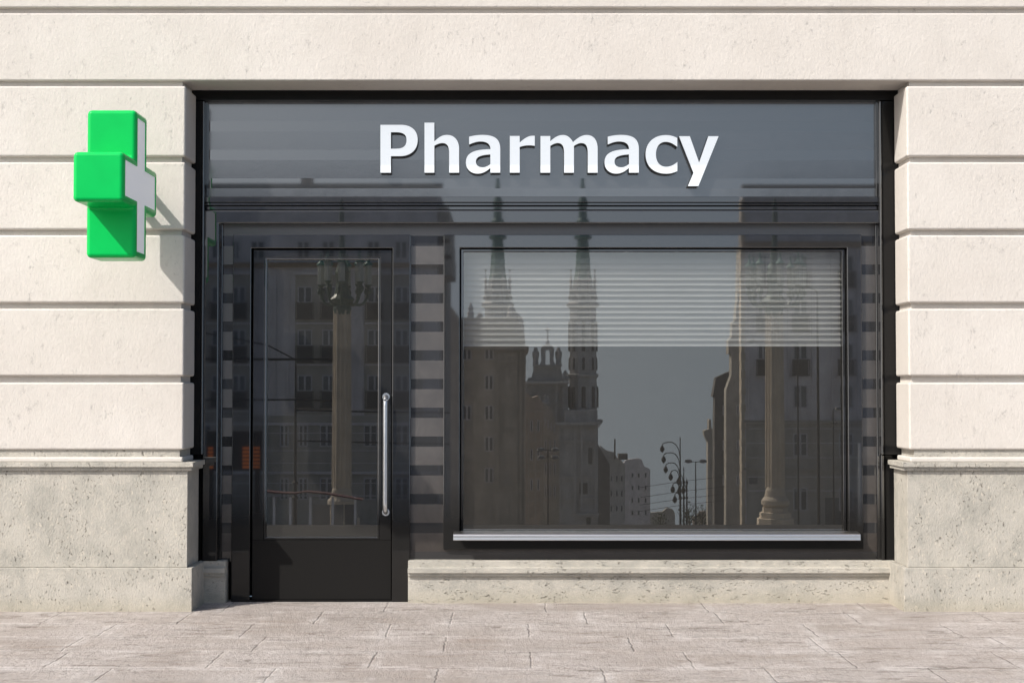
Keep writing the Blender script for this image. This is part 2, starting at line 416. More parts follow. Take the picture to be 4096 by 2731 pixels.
bm = bmesh.new()                                        # banded wall panels behind door and window frames
yp = .462
def pb(pa, pb_, va, vb): box(bm, PX(pa, yp), PX(pb_, yp), yp, .52, PZ(vb, yp), PZ(va, yp))
pb(874, 3521, 894, 942); pb(874, 931, 942.2, 2244); pb(1636, 1778, 942.2, 2246); pb(3444, 3521, 942.2, 2246); pb(1778.2, 3443.8, 2190, 2246)
obj('wall_panel', bm, M['banded'], shop)
yb = .440
for pa, pc in ((874, 889), (3505, 3521)):
    bm = bmesh.new(); box(bm, PX(pa, yb), PX(pc, yb), yb, .461, PZ(2243, yb), PZ(897, yb))
    obj('panel_bead', bm, M['lacq'], shop, bevel=.005, seg=3)

# door frame (three sides)
yd = .432
dx0, dx1, dzt = PX(929, yd), PX(1641, yd), PZ(938, yd); ix0, ix1, izt = PX(1003, yd), PX(1569, yd), PZ(993, yd)
bm = bmesh.new()
prism(bm, [(dx0, -.01), (ix0, -.01), (ix0, izt), (ix1, izt), (ix1, -.01), (dx1, -.01), (dx1, dzt), (dx0, dzt)], 'y', yd, .56)
obj('door_frame', bm, M['lacq'], shop, bevel=.005, seg=3)
# door leaf: upper glazed ring, kick panel, glass, pull handle
yl = .455
lx0, lx1 = ix0+.011, ix1-.006; lzt, lzm, lzb = izt-.010, PZ(2158, yl), .012
gx = (PX(1056, yl), PX(1520, yl), PZ(2157, yl)+.004, PZ(1030, yl))
bm = bmesh.new()
prism(bm, [(lx0, lzm), (gx[0], lzm), (gx[0], gx[3]), (gx[1], gx[3]), (gx[1], lzm), (lx1, lzm), (lx1, lzt), (lx0, lzt)], 'y', yl, .51)
door = obj('door', bm, M['leaf_lacq'], shop, bevel=.003, seg=3)
bm = bmesh.new()
ring(bm, (gx[0]+.0005, gx[1]-.0005, lzm+.0005, gx[3]-.0005), (gx[0]+.013, gx[1]-.013, lzm+.013, gx[3]-.011), .461, .500, slope=.004)
obj('glazing_bead', bm, M['trim'], door, bevel=.004, seg=3)
bm = bmesh.new(); box(bm, lx0, lx1, yl+.0005, .51, lzb, lzm-.0015)
obj('kick_panel', bm, M['satin'], door, bevel=.002)
bm = bmesh.new(); box(bm, gx[0]+.004, gx[1]-.004, .492, .496, lzm+.004, gx[3]-.004)
obj('pane', bm, M['doorglass'], door)
hx, hz0, hz1 = PX(1545, yl), PZ(2047, yl), PZ(1586, yl)
bm = bmesh.new()
yo = yl-.062
pts = arc((hx, yl-.004, hz1), (hx, yo, hz1), (hx, yo, hz1-.06), 8)+arc((hx, yo, hz0+.06), (hx, yo, hz0), (hx, yl-.004, hz0), 8)
tube(bm, pts, .0150, 16)
for zz in (hz0, hz1):
    tube(bm, [(hx, yl-.009, zz), (hx, yl+.002, zz)], .0235, 24)
obj('handle', bm, M['steel'], door, smooth=True)
bm = bmesh.new(); box(bm, ix0-.001, ix1+.001, .436, .62, -.01, .010)
obj('threshold', bm, M['satin'], shop, bevel=.002)

# display window
yw = .432
wo = (PX(1773.5, yw), PX(3449, yw), PZ(2196, yw), PZ(938, yw)); wi = (PX(1839, yw), PX(3391, yw), PZ(2140, yw), PZ(991, yw))
bm = bmesh.new(); ring(bm, wo, wi, yw, .55, slope=.004)
window = obj('window', bm, M['lacq'], shop, bevel=.0045, seg=3)
bm = bmesh.new()
wb = (wi[0]+.0055, wi[1]-.0055, wi[2]+.0055, wi[3]-.0055)
ring(bm, wb, (wb[0]+.016, wb[1]-.018, wb[2]+.016, wb[3]-.014), .478, .53)
obj('glazing_bead', bm, M['lacq'], window, bevel=.003)
bm = bmesh.new(); box(bm, wi[0]+.008, wi[1]-.008, .508, .512, wi[2]+.008, wi[3]-.008)
obj('pane', bm, M['glass'], window)
sa, sb = PX(1814, .345), PX(3437, .345)
zf, zl = PZ(2135, .345), PZ(2160, .345)
bm = bmesh.new()
prof = [(.352, zf+.001), (.3475, zf-.001), (.3440, zf-.005), (.3425, zf-.011), (.3427, zf-.018), (.3418, zl+.010), (.3395, zl+.004), (.3400, zl), (.346, zl), (.350, zf-.012)]
# two-width sill: nose runs past the frame, back part fits the opening
prism(bm, [p for p in prof if p[0] < .36]+[(.4305, zf+.0095-.012), (.4305, zf+.0095)], 'x', sa, sb)
prism(bm, [(.4310, zf+.0098), (.4775, PZ(2123, .4775)), (.4775, PZ(2123, .4775)-.012), (.4310, zf-.003)], 'x', wi[0]+.006, wi[1]-.006)
obj('sill', bm, M['alu'], window, smooth=True)

# interior seen dimly through the glass
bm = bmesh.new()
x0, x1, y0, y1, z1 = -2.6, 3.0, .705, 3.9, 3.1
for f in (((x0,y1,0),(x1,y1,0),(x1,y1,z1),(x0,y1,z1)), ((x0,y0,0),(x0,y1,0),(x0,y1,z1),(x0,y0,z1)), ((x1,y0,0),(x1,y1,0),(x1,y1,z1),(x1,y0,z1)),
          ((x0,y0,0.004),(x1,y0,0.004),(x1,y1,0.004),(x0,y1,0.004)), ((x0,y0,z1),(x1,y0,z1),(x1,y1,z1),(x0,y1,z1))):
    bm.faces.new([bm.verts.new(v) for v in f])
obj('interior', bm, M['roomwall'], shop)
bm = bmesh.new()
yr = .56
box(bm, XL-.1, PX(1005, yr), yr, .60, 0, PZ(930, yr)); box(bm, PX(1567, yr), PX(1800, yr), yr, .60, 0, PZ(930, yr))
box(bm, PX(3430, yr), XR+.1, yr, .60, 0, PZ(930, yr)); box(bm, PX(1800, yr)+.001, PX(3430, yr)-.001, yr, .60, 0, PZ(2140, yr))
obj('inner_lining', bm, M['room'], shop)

# ------------------------------------------------------------------ blind in the window
bl = thing('window_blind', 'pale grey slatted blind lowered over the top third of the display window', 'blind', (PX(2615, .55), .55, PZ(995, .55)))
pitch = (PZ(1032, .545)-PZ(1385, .545))/16
bm = bmesh.new()
ztop = PZ(1385, .545)+17.6*pitch
def slat(zb):
    n = 6; xa, xb = wi[0]+.012, wi[1]-.020
    L = []
    for k in range(n+1):
        u = k/n
        yy = .570-.030*u**2.2; zz = zb+pitch*1.22*(1-u)
        L.append((bm.verts.new((xa, yy, zz)), bm.verts.new((xb, yy, zz))))
    for a, b in zip(L, L[1:]): bm.faces.new((a[0], a[1], b[1], b[0]))
k = 0
while k < 18:
    slat(PZ(1385, .545)+k*pitch); k += 1
obj('slats', bm, M['blind'], bl, smooth=True)
for xx in (wi[0]+.35, (wi[0]+wi[1])/2, wi[1]-.35):
    bm = bmesh.new(); tube(bm, [(xx, .574, PZ(1385, .545)), (xx, .574, wi[3]-.03)], .0012, 6)
    obj('cord', bm, M['whitepost'], bl)

# ------------------------------------------------------------------ lettering on the fascia
def flat(path):
    out = [Vector(path[0])]
    for seg in path[1:]:
        if len(seg) == 2: out.append(Vector(seg))
        else:
            a = out[-1]; b, c, d = Vector(seg[0:2]), Vector(seg[2:4]), Vector(seg[4:6])
            for i in range(1, 13):
                t = i/12; out.append((1-t)**3*a+3*t*(1-t)**2*b+3*t*t*(1-t)*c+t**3*d)
    return out
S = 6.5333
GA = [[(242,445),(340,415,470,398,590,398),(900,398,1048,500,1048,760),(1048,1377),(797,1377),(797,1245),(700,1340,590,1402,460,1402),(290,1402,158,1290,158,1110),(158,880,340,775,800,770),(800,640,720,562,535,562),(430,562,330,600,242,640)],
      [(797,900),(540,915,412,960,412,1090),(412,1190,480,1245,590,1245),(670,1245,740,1210,797,1155)]]
GLYPHS = [
 (1500, S, [[(145,135),(690,135),(960,140,1112,290,1112,525),(1112,790,920,940,670,945),(412,945),(412,1377),(145,1377)], [(412,320),(560,320),(750,322,828,390,828,525),(828,690,735,757,560,758),(412,758)]]),
 (1500, S, [[(1297,78),(1547,78),(1547,570),(1660,470,1740,398,1880,398),(2090,398,2192,560,2195,760),(2195,1377),(1942,1377),(1942,860),(1940,690,1890,603,1760,603),(1680,603,1610,640,1547,675),(1547,1377),(1297,1377)]]),
 (1840, S, GA),
 (1840, S, [[(1306,425),(1556,425),(1556,605),(1680,485,1790,420,1900,420),(1950,420),(1950,675),(1890,665,1850,662,1800,662),(1710,662,1630,680,1556,705),(1556,1377),(1306,1377)]]),
 (2120, S, [[(277,427),(526,427),(526,565),(640,470,730,400,860,400),(990,400,1070,490,1122,590),(1240,480,1350,400,1480,400),(1660,400,1764,530,1764,760),(1764,1378),(1514,1378),(1514,860),(1510,690,1470,603,1340,603),(1265,603,1200,645,1144,680),(1144,1378),(895,1378),(895,860),(892,690,850,603,722,603),(650,603,590,640,526,680),(526,1378),(277,1378)]]),
 (2394.4, S, GA),
 (2540, 5.6, [[(943,408),(870,370,790,345,690,345),(430,345,240,510,240,770),(240,1040,420,1203,700,1203),(790,1203,870,1180,946,1145),(946,950),(870,1015,790,1055,700,1055),(550,1055,465,940,465,770),(465,600,550,490,690,490),(790,490,870,540,943,600)]]),
 (2540, 5.6, [[(990,370),(1226,370),(1436,965),(1645,370),(1868,370),(1418,1480),(1188,1480),(1314,1187)]]),
]
YL = .374
sign = thing('shop_sign', 'raised white lettering with black edges on the dark fascia above the door and window', 'sign', (PX(2195, YL), YL, PZ(690, YL)))
for x0, s, conts in GLYPHS:
    cu = bpy.data.curves.new('letter', 'CURVE'); cu.dimensions = '2D'; cu.fill_mode = 'BOTH'; cu.extrude = .026; cu.bevel_depth = .0012; cu.bevel_resolution = 1
    for c in conts:
        pts = flat(c); sp = cu.splines.new('POLY'); sp.points.add(len(pts)-1); sp.use_cyclic_u = True
        for q, v in zip(sp.points, pts):
            xx, zz = P(x0+v.x/s, 480+v.y/s, YL); q.co = (xx, zz, 0, 1)
    tmp = bpy.data.objects.new('tmp', cu); col.objects.link(tmp)
    me = bpy.data.meshes.new_from_object(tmp); bpy.data.objects.remove(tmp)
    me.name = 'letter'
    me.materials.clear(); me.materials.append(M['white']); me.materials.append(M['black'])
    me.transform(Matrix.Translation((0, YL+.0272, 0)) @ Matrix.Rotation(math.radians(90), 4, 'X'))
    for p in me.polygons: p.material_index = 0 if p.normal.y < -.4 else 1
    o = bpy.data.objects.new('letter', me); col.objects.link(o); o.parent = sign
    o.matrix_parent_inverse = Matrix.Translation(sign.location).inverted()

# ------------------------------------------------------------------ green cross
d0 = 8.52; A = .278
yn = d0+EYE_Y
cxl = PX(290, yn, 700); cxr = PX(494.6, yn, 700)
ztop_arm, zbot_arm = PZ(606, yn), PZ(806.5, yn)
y1 = yn+A*.995; y2 = y1+A*.985; y3 = y2+A*.93
zt, zb = PZ(439, y1), PZ(1030.5, y1)
out = [(yn, zbot_arm), (y1, zbot_arm), (y1, zb), (y2, zb), (y2, zbot_arm), (y3, zbot_arm), (y3, ztop_arm), (y2, ztop_arm), (y2, zt), (y1, zt), (y1, ztop_arm), (yn, ztop_arm)]
def inset(poly, d):
    res = []; n = len(poly)
    for i in range(n):
        a, b, c = Vector(poly[i-1]), Vector(poly[i]), Vector(poly[(i+1) % n])
        e1 = (b-a).normalized(); e2 = (c-b).normalized()
        n1 = Vector((-e1.y, e1.x)); n2 = Vector((-e2.y, e2.x))
        res.append(tuple(b+(n1+n2)*d))
    return res
inn = inset(out, .037)
if Vector(inn[0]).x < Vector(out[0])[0]: inn = inset(out, -.037)
cross = thing('pharmacy_cross', 'bright green three-dimensional cross sign with white side faces fixed to the left pier', 'sign', ((cxl+cxr)/2, y3, zb))
bm = bmesh.new()
bw = bm.edges.layers.float.new('bevel_weight_edge')
def lp(poly, x): return [bm.verts.new((x, p[0], p[1])) for p in poly]
oL, oR, iL, iR, dL, dR = lp(out, cxl), lp(out, cxr), lp(inn, cxl), lp(inn, cxr), lp(inn, cxl+.009), lp(inn, cxr-.009)
n = 12
for k in range(n):
    j = (k+1) % n
    bm.faces.new((oL[k], oL[j], oR[j], oR[k]))
    bm.faces.new((oR[k], oR[j], iR[j], iR[k])); bm.faces.new((iR[k], iR[j], dR[j], dR[k]))
    bm.faces.new((oL[j], oL[k], iL[k], iL[j])); bm.faces.new((iL[j], iL[k], dL[k], dL[j]))
bm.faces.new(dL[::-1]); bm.faces.new(dR)
outer = set(oL+oR)
for e in bm.edges:
    if e.verts[0] in outer and e.verts[1] in outer: e[bw] = 1.0
o = obj('cross_body', bm, M['green'], cross)
o.data.polygons.foreach_set('use_smooth', [True]*len(o.data.polygons)); o.data.set_sharp_from_angle(angle=math.radians(30))
b = o.modifiers.new('bevel', 'BEVEL'); b.limit_method = 'WEIGHT'; b.width = .025; b.segments = 5; b.harden_normals = True
for xx, s in ((cxr-.0065, 1), (cxl+.0065, -1)):
    bm = bmesh.new(); prism(bm, inset(out, .0375) if inn == inset(out, .037) else inset(out, -.0375), 'x', xx-.001, xx+.001)
    obj('side_panel', bm, M['panel'], cross)
for py_ in (736, 834):
    bm = bmesh.new(); zz = PZ(py_, .03); xm = (cxl+cxr)/2
    tube(bm, [(xm, y3-.01, zz), (xm, .045, zz)], .026, 16)
    obj('bracket', bm, M['steel'], cross, smooth=True)

# ------------------------------------------------------------------ the town across the sloping square (seen mirrored in the shopfront)
def wall_box(bm, D, p0, p1, top, depth, bot=2160, mi=0):
    x0, y, z1 = C(p0, top, D); x1 = C(p1, top, D)[0]; z0 = C(p0, bot, D)[2]
    box(bm, x0, x1, y-depth, y, z0, z1, mi)
def band(bm, D, p0, p1, v0, v1, out_, mi=0):
    x0, y, z1 = C(p0, v0, D); x1, _, z0 = C(p1, v1, D)
    box(bm, x0, x1, y+.002, y+out_, z0, z1, mi)
WM = {}
def windows(root, D, rects, balcony=0, mull=True):
    for (p0, p1, v0, v1) in rects:
        x0, y, z1 = C(p0, v0, D); x1, _, z0 = C(p1, v1, D)
        w, h = round(x1-x0, 2), round(z1-z0, 2)
        key = (w, h, balcony, mull)
        if key not in WM:
            bm = bmesh.new(); ring(bm, (0, w, 0, h), (.09, w-.09, .09, h-.09), -.02, .04)
            if mull: box(bm, w*.5-.07, w*.5+.07, -.015, .03, .0905, h-.0905)
            a = bpy.data.meshes.new('window'); bmesh.ops.recalc_face_normals(bm, faces=bm.faces); bm.to_mesh(a); bm.free(); a.materials.append(M['townframe'])
            bm = bmesh.new(); box(bm, .05, w-.05, -.012, .005, .05, h-.05)
            b_ = bpy.data.meshes.new('pane'); bm.to_mesh(b_); bm.free(); b_.materials.append(M['pane'])
            c_ = None
            if balcony:
                bm = bmesh.new(); hb = balcony
                for k in range(12): box(bm, -.1+(w+.2)*k/11-.02, -.1+(w+.2)*k/11+.02, .20, .24, -hb+.06, -.05)
                box(bm, -.14, w+.14, .19, .25, -.05, .02); box(bm, -.14, w+.14, .005, .26, -hb, -hb+.06)
                box(bm, -.02, w+.02, .006, .05, -hb+.07, -.06, 1)
                c_ = bpy.data.meshes.new('balcony'); bmesh.ops.recalc_face_normals(bm, faces=bm.faces); bm.to_mesh(c_); bm.free(); c_.materials.append(M['balcony']); c_.materials.append(M['pane'])
            WM[key] = (a, b_, c_)
        a, b_, c_ = WM[key]
        f = bpy.data.objects.new('window', a); col.objects.link(f); f.parent = root; f.location = Vector((x0, y+.045, z0))-root.location
        g = bpy.data.objects.new('pane', b_); col.objects.link(g); g.parent = f
        if c_:
            g = bpy.data.objects.new('balcony', c_); col.objects.link(g); g.parent = f

# left apartment block
D = 110
L = thing('apartment_block', 'large pale apartment block with brown window bays, mirrored in the door glass', 'building', C(1300, 2160, D))
bm = bmesh.new(); wall_box(bm, D, -700, 1752, 752, 14); obj('wall', bm, M['pale'], L)
bm = bmesh.new()
for p0, p1 in ((-560, -250), (-70, 240), (290, 600), (700, 1010), (1182, 1402), (1458, 1690)):
    band(bm, D, p0, p1, 1100, 1660, .012)
band(bm, D, -700, 1752, 1662, 2160, .03)
obj('brown_bay', bm, M['brown'], L)
bm = bmesh.new(); band(bm, D, -705, 1758, 1052, 1070, .35); obj('string_course', bm, M['orange'], L)
bm = bmesh.new()
for p in (1022, 1098, 1150, 1412, 1446, 1700): band(bm, D, p, p+5, 1072, 1655, .08)
for v in (1290, 1455, 1640):
    for p0, p1 in ((1184, 1400), (1460, 1688), (704, 1008)): band(bm, D, p0, p1, v, v+7, .14)
for v in (1730, 1800, 1850, 1930, 1980): band(bm, D, -700, 1750, v, v+3, .08)
obj('wall_relief', bm, M['pale'], L)
bm = bmesh.new(); band(bm, D, -710, 1772, 740, 762, .7); band(bm, D, -705, 1765, 762.5, 775, .4); obj('roof_cornice', bm, M['brown'], L)
bm = bmesh.new()
for v in (1088,):
    for p0, p1 in ((1176, 1408), (1452, 1696), (694, 1016)): band(bm, D, p0, p1, v, v+12, .25)
for v in (1690, 1885): band(bm, D, -704, 1756, v, v+10, .18)
obj('stone_sill', bm, M['pale'], L)
cols_ = ((-520, -462), (-360, -302), (-30, 28), (130, 188), (330, 388), (490, 548), (735, 795), (850, 908), (930, 985), (1191, 1249), (1289, 1344), (1470, 1528), (1580, 1636))
windows(L, D, [(a, b, v, v+66) for v in (1146, 1318, 1499) for a, b in cols_], balcony=1.15)
windows(L, D, [(a, b, v, v+72) for v in (965,) for a, b in ((735, 785), (850, 900), (930, 960), (1005, 1060), (1190, 1240), (1290, 1340), (1470, 1520), (1580, 1630))])
windows(L, D, [(a, b, v, v+88) for v in (1690+8, 1910) for a, b in ((-400, -342), (-30, 28), (330, 388), (490, 548), (790, 850), (1120, 1155), (1195, 1232), (1280, 1335), (1455, 1510), (1580, 1636))])
bm = bmesh.new()
for k in range(4):
    x, y, zz = C(1775+k*5, 830+k*64, D); box(bm, x-.35, x+.35, y-10+k, y+.1, zz-1.4, zz)
wall_box(bm, D+4, 1740, 1783, 860, 10); band(bm, D+4, 1740, 1800, 1010, 1060, .8); band(bm, D+4, 1740, 1792, 852, 872, .6)
obj('corner_bay', bm, M['brown'], L)
bm = bmesh.new()
x, y, zz = C(1190, 700, D); box(bm, x-.4, x+.4, y-6, y-5, zz-2, zz+1.4)
x, y, zz = C(1130, 720, D); box(bm, x-.3, x+.3, y-6, y-5, zz-2, zz+.2)
obj('chimney', bm, M['brown'], L)

# gabled brown house
D = 132
G = thing('gabled_house', 'tall dark brown house with a stepped gable and stone finials, mirrored beside the spires', 'house', C(1960, 2160, D))
bm = bmesh.new()
x0, y, z0 = C(1800, 2160, D)
pts = [(C(a, b, D)[0], C(a, b, D)[2]) for a, b in ((1786, 2160), (2103, 2160), (2103, 1400), (2098, 1330), (2084, 1318), (2075, 1285), (2058, 1272), (2050, 1270), (1835, 1270), (1812, 1235), (1786, 1205))]
prism(bm, pts, 'y', y-16, y); obj('wall', bm, M['brown'], G)
bm = bmesh.new()
band(bm, D, 1840, 2112, 1385, 1400, .5); band(bm, D, 1840, 2106, 1440, 1448, .2)
x, y, zz = C(2103, 1385, D); box(bm, x, x+.25, y-16, y+.001, zz-.4, zz)
for p in (2062, 2080, 2096): band(bm, D, p, p+7, 1402, 2160, .12)
for v in (1470, 1590, 1715, 1840, 1950): band(bm, D, 1790, 2059, v, v+5, .10)
for p in (1900, 1915, 1990, 2005): band(bm, D, p, p+5, 1402, 1948, .07)
for p in range(1800, 2050, 36): band(bm, D, p, p+20, 1985, 2110, .05)
obj('cornice', bm, M['brown'], G)
for p, v, h in ((1882, 1270, 62), (1918, 1270, 18), (1920, 1270, 22), (2042, 1272, 58), (2054, 1276, 50), (2071, 1290, 42), (2084, 1318, 55)):
    x, y, zb_ = C(p, v, D); zt_ = C(p, v-h, D)[2]; hh = zt_-zb_
    bm = bmesh.new(); lathe(bm, x, y-.6, [(.28, zb_-.3), (.28, zb_+hh*.35), (.16, zb_+hh*.5), (.26, zb_+hh*.58), (.10, zb_+hh*.9), (.03, zt_)], 8)
    obj('finial', bm, M['grey'], G)
windows(G, D, [(1938, 1974, v, v+60) for v in (1378, 1500, 1620, 1745, 1870)]+[(1850, 1886, v, v+60) for v in (1380, 1620)])

# brick terrace next to it
D = 165
B3 = thing('brick_terrace', 'red brown brick terrace running down towards the church in the reflection', 'house', C(2160, 2160, D))
bm = bmesh.new()
pts = [(C(a, b, D)[0], C(a, b, D)[2]) for a, b in ((2085, 2160), (2172, 2160), (2172, 1610), (2150, 1582), (2130, 1590), (2110, 1570), (2085, 1575))]
y = C(2100, 2160, D)[1]; prism(bm, pts, 'y', y-8, y); obj('wall', bm, M['brick'], B3)
bm = bmesh.new()
for v in (1640, 1760, 1880, 2000): band(bm, D, 2106, 2170, v, v+5, .12)
for p in (2112, 2140, 2163): band(bm, D, p, p+4, 1646, 2160, .10)
obj('string_course', bm, M['brown'], B3)
windows(B3, D, [(p, p+12, v, v+46) for p in (2120, 2147) for v in (1680, 1795, 1915)], mull=False)
D2 = 175
bm = bmesh.new()
pts = [(C(a, b, D2)[0], C(a, b, D2)[2]) for a, b in ((2160, 2160), (2238, 2160), (2238, 1705), (2222, 1690), (2212, 1650), (2190, 1622), (2160, 1600))]
y = C(2100, 2160, D2)[1]; prism(bm, pts, 'y', y-8, y); obj('wing', bm, M['brown'], B3)
windows(B3, D2, [(p, p+7, 1668+(p-2176)*.8, 1700+(p-2176)*.8) for p in (2178, 2190, 2202, 2214)]+[(p, p+9, v, v+50) for p in (2178, 2196, 2214) for v in (1760, 1850, 1940)], mull=False)

# church
D = 220
def R(px_, D_): return px_*D_/FOC
CH = thing('church', 'grey church with twin green spires and a statue gable, mirrored in the display window', 'church', C(2200, 2160, D))
def tower(pc, dv, full):
    x, y, _ = C(pc, 1500, D); y -= 4
    z = lambda v: C(pc, v+dv, D+4)[2]
    r = lambda p: R(p/2, D+4)
    bm = bmesh.new()
    if full:
        lathe(bm, x, y, [(r(150), z(2180)), (r(150), z(1690))], 4, math.pi/4)
        for v, w in ((1682, 168), (1500, 132)): lathe(bm, x, y, [(r(w-12), z(v+12)), (r(w), z(v+4)), (r(w), z(v-4)), (r(w-14), z(v-6))], 8, math.pi/8)
        lathe(bm, x, y, [(r(120), z(1690)), (r(116), z(1504))], 8, math.pi/8)
    lathe(bm, x, y, [(r(114), z(1494 if full else 1320)), (r(112), z(1240)), (r(108), z(1236)), (r(140), z(1222)), (r(142), z(1217)), (r(112), z(1206)), (r(110), z(1180))], 8, math.pi/8)
    lathe(bm, x, y, [(r(108), z(1180)), (r(108), z(1165)), (r(114), z(1161)), (r(114), z(1157)), (r(84), z(1154)), (r(80), z(1120))], 8, math.pi/8)
    obj('tower', bm, M['grey'], CH)
    bm = bmesh.new()
    if full:
        for k in range(8):
            a = math.pi/8*2*k
            for zz0, zz1, rr, ww in ((1405, 1285, 55, 11), (1480, 1430, 56, 8), (1630, 1545, 57, 13)):
                cx_, cy_ = x+r(2*rr*.945)*math.cos(a), y+r(2*rr*.945)*math.sin(a)
                lathe(bm, cx_, cy_, [(r(ww*1.3), z(zz0)), (r(ww*1.3), z(zz1+6)), (r(ww*.8), z(zz1))], 6)
    for k in range(8):
        a = math.pi/8*2*k; cx_, cy_ = x+r(102)*math.cos(a), y+r(102)*math.sin(a)
        lathe(bm, cx_, cy_, [(r(15), z(1198)), (r(15), z(1184))], 8)
    obj('opening', bm, M['dark'], CH)
    bm = bmesh.new()
    for k in range(8):
        a = math.pi/8*(2*k+1); cx_, cy_ = x+r(104)*math.cos(a), y+r(104)*math.sin(a)
        lathe(bm, cx_, cy_, [(r(11), z(1200)), (r(10), z(1130)), (r(14), z(1126)), (r(8), z(1115)), (r(2.5), z(1102)), (r(2), z(1078))], 6)
        box(bm, cx_-r(8), cx_+r(8), cy_-.08, cy_+.08, z(1082), z(1079))
    obj('pinnacle', bm, M['grey'], CH)
    bm = bmesh.new()
    lathe(bm, x, y, [(r(80), z(1125)), (r(66), z(1090)), (r(54), z(1000)), (r(44), z(960)), (r(74), z(955)), (r(76), z(945)), (r(54), z(940)), (r(54), z(885)), (r(36), z(875)), (r(34), z(825)), (r(46), z(815)), (r(22), z(785)), (r(20), z(745)), (r(14), z(735)), (r(10), z(700)), (r(2), z(640))], 8, math.pi/8)
    obj('spire', bm, M['copper'], CH)
tower(1990, 0, False); tower(2337, 0, True)
bm = bmesh.new()
wall_box(bm, D, 2100, 2272, 1532, 20); wall_box(bm, D, 2134, 2244, 1462, 3, 1532); wall_box(bm, D, 1920, 2080, 1300, 12, 2160)
wall_box(bm, D-4, 2228, 2392, 1690, 10); wall_box(bm, D-3, 2260, 2390, 1640, 8, 1692)
for a in (2126, 2158, 2190, 2222, 2250): band(bm, D, a, a+7, 1540, 1700, .5)
obj('nave', bm, M['grey'], CH)
bm = bmesh.new()
band(bm, D, 2096, 2276, 1525, 1535, 1.2); band(bm, D, 2130, 2248, 1458, 1465, .8); band(bm, D-4, 2222, 2402, 1688, 1700, 1.0); band(bm, D-4, 2226, 2398, 1702, 1708, .6)
band(bm, D-4, 2300, 2395, 2050, 2060, 1.0)
for p in (2234, 2296, 2322, 2378): band(bm, D-4, p, p+9, 1710, 2048, .35)
for v in (1760, 1905, 1990): band(bm, D-4, 2230, 2391, v, v+6, .4)
for v in (1575, 1612): band(bm, D, 2104, 2268, v, v+4, .5)
obj('cornice', bm, M['grey'], CH)
bm = bmesh.new()
def poly(pp, dd, y_off=0):
    y = C(2200, 1500, D)[1]+y_off
    prism(bm, [(C(a, b, D)[0], C(a, b, D)[2]) for a, b in pp], 'y', y-dd, y)
poly([(2157, 1462), (2182, 1462), (2182, 1410), (2184, 1402), (2164, 1400), (2166, 1440)], 1.5)
poly([(2225, 1462), (2200, 1462), (2200, 1410), (2198, 1402), (2216, 1400), (2214, 1440)], 1.5)
poly([(2162, 1399.5), (2218, 1399.5), (2212, 1386), (2200, 1378), (2196, 1362), (2191, 1356), (2186, 1362), (2182, 1378), (2168, 1386)], 1.6, .1)
poly([(2108, 1524), (2134, 1524), (2134, 1480), (2126, 1508), (2112, 1512)], 1.2); poly([(2272, 1524), (2245, 1524), (2245, 1480), (2252, 1508), (2264, 1512)], 1.2)
poly([(2188, 1357), (2194, 1357), (2194, 1308), (2188, 1308)], .3); poly([(2181, 1322), (2187.5, 1322), (2187.5, 1317), (2181, 1317)], .3); poly([(2194.5, 1322), (2201, 1322), (2201, 1317), (2194.5, 1317)], .3)
obj('gable', bm, M['grey'], CH)
bm = bmesh.new()
for p in (2143, 2235):
    x, y, _ = C(p, 1460, D); z = lambda v: C(p, v, D)[2]
    lathe(bm, x, y-.6, [(.30, z(1462)), (.42, z(1452)), (.34, z(1440)), (.46, z(1424)), (.50, z(1408)), (.26, z(1401)), (.30, z(1396)), (.14, z(1388))], 8)
for p, v in ((2261, 1524), (2150, 1640), (2182, 1620)):
    x, y, _ = C(p, v, D); z = lambda q: C(p, q, D)[2]
    lathe(bm, x, y+.2, [(.5, z(v)), (.65, z(v-12)), (.3, z(v-22)), (.4, z(v-28)), (.1, z(v-44))], 8)
obj('statue', bm, M['grey'], CH)
bm = bmesh.new()
band(bm, D-4, 2353, 2369, 1790, 1855, .05); band(bm, D-4, 2346, 2362, 2068, 2098, .1); band(bm, D-4, 2318, 2350, 1930, 1975, .06)
obj('doorway', bm, M['dark'], CH)
bm = bmesh.new()
pts = [(C(a, b, 262)[0], C(a, b, 262)[2]) for a, b in ((2388, 2160), (2440, 2160), (2440, 1860), (2388, 1768))]
prism(bm, pts, 'y', -262, -252); obj('side_roof', bm, M['dark'], CH)

# far street, right of the church
def block(name, label, D, poly_, mat, wins=(), extra=None, cat='building', group=None):
    t = thing(name, label, cat, C(poly_[0][0], 2160, D), group)
    y = C(poly_[0][0], 2160, D)[1]
    bm = bmesh.new(); prism(bm, [(C(a, b, D)[0], C(a, b, D)[2]) for a, b in poly_], 'y', y-1.5, y)
    obj('wall', bm, mat, t)
    if wins: windows(t, D, wins, mull=False)
    if extra:
        bm = bmesh.new(); extra(bm); obj('roof_detail', bm, M['dark'], t)
    return t
block('street_house', 'dark sloping street house just right of the church in the reflection', 290, ((2400, 2160), (2500, 2160), (2500, 1860), (2482, 1835), (2470, 1832), (2455, 1808), (2425, 1800), (2400, 1780)), M['grey'],
      [(p, p+10, v, v+26) for p in (2440, 2462, 2482) for v in (1900, 1960, 2020)],
      lambda bm: (band(bm, 289, 2456, 2462, 1755, 1835, .4), band(bm, 289, 2470, 2506, 1812, 1835, 3)))
block('tower_block', 'pale stepped tower block at the far end of the mirrored street', 340, ((2495, 2160), (2601, 2160), (2601, 1878), (2592, 1870), (2578, 1866), (2566, 1836), (2556, 1836), (2556, 1832), (2506, 1838), (2495, 1850)), M['pale'],
      [(p, p+9, v, v+20) for p in (2525, 2550, 2578) for v in (1890, 1940, 1990, 2040)])
